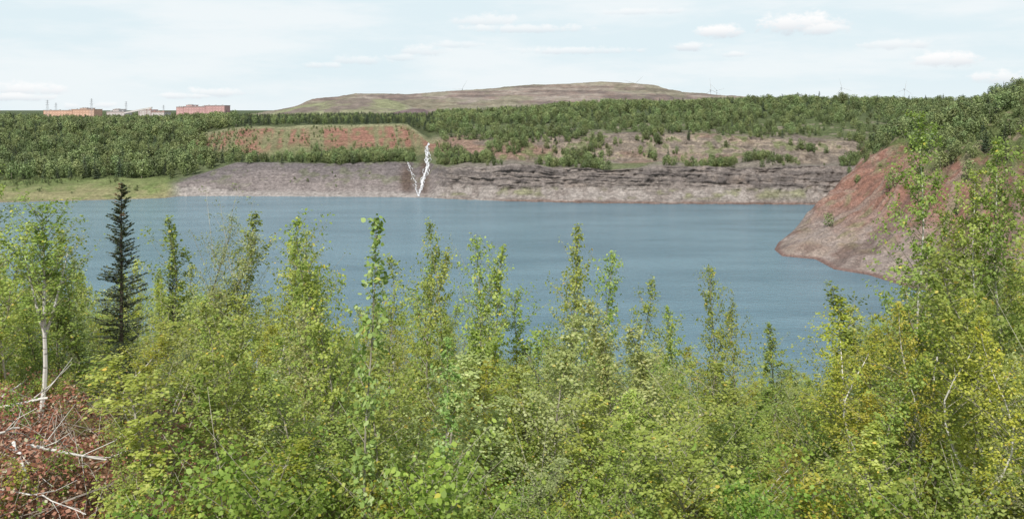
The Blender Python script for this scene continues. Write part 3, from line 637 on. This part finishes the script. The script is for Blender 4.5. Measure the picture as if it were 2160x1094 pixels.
building('grey_plant_building',2250,[(225,262,235.5),(238,250,231)],pale_,grey,dkp)
building('pale_plant_building',2250,[(292,318,232),(318,346,236)],pale_,noise_mat('rust_roof_mat',(.42,.24,.2),(.5,.3,.26),.1),dkp)
e=link(bpy.data.objects.new('conveyor_gallery',None)); V=[];Fc=[];Y=2190
a=Vector((wx(262,Y),Y,wz(240,Y))); b=Vector((wx(320,Y),Y,wz(229,Y)))
V=[(a.x,Y,a.z),(b.x,Y,b.z),(b.x,Y,b.z+4),(a.x,Y,a.z+4),(a.x,Y+4,a.z),(b.x,Y+4,b.z),(b.x,Y+4,b.z+4),(a.x,Y+4,a.z+4)]
Fc=[(0,1,2,3),(5,4,7,6),(3,2,6,7),(0,4,5,1),(0,3,7,4),(1,5,6,2)]
part('gallery',V,Fc,pale_,e); V=[];Fc=[]
for t in (.3,.55,.8,.97):
    p_=a.lerp(b,t); tube(V,Fc,[(p_.x,Y+2,32),(p_.x,Y+2,p_.z)],[.7,.7],4)
part('trestle_legs',V,Fc,dkp,e)
steel=noise_mat('steel_mat',(.30,.31,.33),(.38,.38,.4),1)
def pylon(px,top,Y):
    e=link(bpy.data.objects.new('transmission_tower',None)); V=[];Fc=[]; x=wx(px,Y); z1=wz(top,Y); z0=32; Hq=z1-z0
    w=lambda t: 3.6*(1-t)**1.2+.6
    for sx in (-1,1):
        for sy in (-1,1):
            tube(V,Fc,[(x+sx*w(t),Y+sy*w(t),z0+Hq*t) for t in np.linspace(0,1,7)],[.2]*7,4)
    for i in range(7):
        t0,t1=i/7,(i+1)/7
        for sy in (-1,1):
            tube(V,Fc,[(x-w(t0),Y+sy*w(t0),z0+Hq*t0),(x+w(t1),Y+sy*w(t1),z0+Hq*t1)],[.12,.12],3); tube(V,Fc,[(x+w(t0),Y+sy*w(t0),z0+Hq*t0),(x-w(t1),Y+sy*w(t1),z0+Hq*t1)],[.12,.12],3)
    part('lattice_mast',V,Fc,steel,e); V=[];Fc=[]
    for t in (.72,.84,.95): tube(V,Fc,[(x-7*(1.25-t)-2,Y,z0+Hq*t),(x,Y,z0+Hq*t+1),(x+7*(1.25-t)+2,Y,z0+Hq*t)],[.15,.3,.15],4)
    part('crossarms',V,Fc,steel,e)
for a_ in [(100,211,2050),(118,217,2300),(193,208,2000),(266,214,2400),(345,222,2600)]: pylon(*a_)
wt=noise_mat('turbine_white_mat',(.50,.52,.55),(.58,.60,.63),.1)
def turbine(px,hub,Y,rot,R=42):
    e=link(bpy.data.objects.new('wind_turbine',None)); x=wx(px,Y); zh=wz(hub,Y); V=[];Fc=[]
    tube(V,Fc,[(x,Y,30),(x,Y,zh*.6),(x,Y,zh)],[2.0,1.6,1.1],10); part('tower',V,Fc,wt,e)
    V=[];Fc=[]; box(V,Fc,x-1.5,x+1.5,Y-4,Y+7,zh-1.4,zh+1.7); part('nacelle',V,Fc,wt,e)
    V=[];Fc=[]; tube(V,Fc,[(x,Y-4.1,zh),(x,Y-6,zh),(x,Y-7.2,zh)],[1.6,1.4,.3],8); part('hub',V,Fc,wt,e)
    for k in range(3):
        an=rot+k*2.0944; d=Vector((math.sin(an),0,math.cos(an))); s=Vector((math.cos(an),0,-math.sin(an))); V=[];Fc=[]
        for i,(t,w) in enumerate([(0.03,.7),(.2,1.7),(.6,1.0),(1,.25)]):
            c=Vector((x,Y-5.4,zh))+d*R*t
            for q,yy in ((-w,0),(0,-.4),(w*.6,0),(0,.4)): V.append(tuple(c+s*q+Vector((0,yy,0))))
            if i:
                for q in range(4): Fc.append(((i-1)*4+q,(i-1)*4+(q+1)%4,i*4+(q+1)%4,i*4+q))
        part('blade_%d'%(k+1),V,Fc,wt,e)
for a_ in [(1499,190,3000,-.1),(1775,186,3600,-.25),(1908,188,3600,.15),(1340,176,3200,.8),(975,188,3600,.5),(1842,204,4200,.9),(1512,191,4200,1.3)]: turbine(*a_)
# ---------------------------------------------------------------- world
EL=math.radians(50); AZ=math.radians(195)
w=bpy.data.worlds.new('World'); scn.world=w; w.use_nodes=True; nt=w.node_tree; N=nt.nodes; L=nt.links; N.clear()
wo=N.new('ShaderNodeOutputWorld'); bg=N.new('ShaderNodeBackground'); bg.inputs[1].default_value=0.1; L.new(bg.outputs[0],wo.inputs[0])
sk=N.new('ShaderNodeTexSky'); sk.sky_type='NISHITA'; sk.sun_disc=False; sk.sun_elevation=EL; sk.sun_rotation=AZ; sk.air_density=1.0; sk.dust_density=1.0
tc=N.new('ShaderNodeTexCoord'); sp=N.new('ShaderNodeSeparateXYZ'); L.new(tc.outputs['Generated'],sp.inputs[0])
def M(op,a,b=None,c=None,clamp=False):
    n=N.new('ShaderNodeMath'); n.operation=op; n.use_clamp=clamp
    for i,v in enumerate((a,b,c)):
        if v is None: continue
        if isinstance(v,(int,float)): n.inputs[i].default_value=v
        else: L.new(v,n.inputs[i])
    return n.outputs[0]
def MR(v,a,b,c,d):
    n=N.new('ShaderNodeMapRange'); n.interpolation_type='SMOOTHSTEP'; L.new(v,n.inputs[0])
    for i,q in enumerate((a,b,c,d)): n.inputs[i+1].default_value=q
    return n.outputs[0]
az=M('ARCTAN2',sp.outputs[0],sp.outputs[1]); el=M('ARCSINE',sp.outputs[2])
cb=N.new('ShaderNodeCombineXYZ'); L.new(az,cb.inputs[0]); L.new(el,cb.inputs[1])
def noise(sx,sy,sc,det,off=0,ro=.6):
    mp=N.new('ShaderNodeMapping'); mp.inputs['Scale'].default_value=(sx,sy,1); mp.inputs['Location'].default_value=(off,off,0); L.new(cb.outputs[0],mp.inputs[0])
    n=N.new('ShaderNodeTexNoise'); n.inputs['Scale'].default_value=sc; n.inputs['Detail'].default_value=det; n.inputs['Roughness'].default_value=ro; L.new(mp.outputs[0],n.inputs[0]); return n.outputs[0]
def col(r,g,b):
    n=N.new('ShaderNodeRGB'); n.outputs[0].default_value=(r*10,g*10,b*10,1); return n.outputs[0]
def mix(f,a,b):
    n=N.new('ShaderNodeMix'); n.data_type='RGBA'; L.new(a,n.inputs[6]); L.new(b,n.inputs[7])
    if isinstance(f,float): n.inputs[0].default_value=f
    else: L.new(f,n.inputs[0])
    return n.outputs[2]
stk=noise(1,5,3.5,6,3.1); fine=noise(1,1.6,55,6,1.7,.65)
veil=mix(MR(stk,.38,.62,0,1),col(.76,.88,.93),col(.88,.94,.965))
veil=mix(MR(el,0,.05,.55,0),veil,col(.86,.93,.96))
hf=MR(el,.14,.7,.98,.48)
skc=mix(hf,sk.outputs[0],veil)
clouds=[(1690,52,95,26,1),(1735,62,50,18,.9),(1520,68,52,18,1),(1460,99,40,12,.8),(1550,115,28,8,.6),(1995,128,60,20,1),(1960,130,30,14,.8),(1890,95,60,13,.6),(1030,45,70,18,.6),(1100,62,150,12,.65),(1200,108,150,10,.6),(890,108,55,15,.6),(850,122,40,9,.45),(760,128,60,12,.5),(680,139,40,9,.55),(1360,25,90,9,.45),(450,196,70,12,.7),(390,203,60,8,.7),(50,190,70,17,.85),(20,205,80,10,.8),(2110,165,60,16,.8),(230,222,25,9,.7),(150,224,14,9,.6),(960,95,60,9,.45)]
cm=None; shd=None
for (px,py,a,b,wgt) in clouds:
    u0=math.atan((px-1080)/F); e0=math.atan((HZ-py)/F*math.cos(u0)); a/=F;b/=F
    dx=M('DIVIDE',M('SUBTRACT',az,u0),a*1.15); dy=M('DIVIDE',M('SUBTRACT',el,e0),b*1.15)
    dyl=M('MULTIPLY',M('MINIMUM',dy,0.0),.9)
    r2=M('ADD',M('ADD',M('MULTIPLY',dx,dx),M('MULTIPLY',dy,dy)),M('MULTIPLY',dyl,dyl))
    v=M('ADD',M('SUBTRACT',1.0,r2),M('MULTIPLY',M('SUBTRACT',fine,.5),3.2))
    f=M('MULTIPLY',MR(v,.05,1.0,0,1),wgt)
    g=M('MULTIPLY',f,MR(dy,-.9,.5,0,1))
    cm=f if cm is None else M('MAXIMUM',cm,f); shd=g if shd is None else M('MAXIMUM',shd,g)
lit=M('DIVIDE',shd,M('MAXIMUM',cm,.01))
skc=mix(cm,skc,mix(lit,col(.66,.72,.78),col(1.0,1.0,1.0)))
L.new(skc,bg.inputs[0])
sun=bpy.data.lights.new('sun','SUN'); sun.energy=4.4; sun.angle=math.radians(.53); sun.color=(1,.965,.91)
so=link(bpy.data.objects.new('sun',sun)); s=Vector((math.sin(AZ)*math.cos(EL),math.cos(AZ)*math.cos(EL),math.sin(EL))); so.rotation_euler=s.to_track_quat('Z','Y').to_euler()
cam=bpy.data.cameras.new('camera'); cam.lens=30; cam.sensor_width=36; cam.shift_y=-(547-HZ)/2160; cam.clip_end=40000; cam.clip_start=.1
co=link(bpy.data.objects.new('camera',cam)); co.location=(0,0,CZ); co.rotation_euler=(math.pi/2,0,0); scn.camera=co
scn.view_settings.view_transform='Standard'; scn.view_settings.look='None'; scn.view_settings.exposure=0
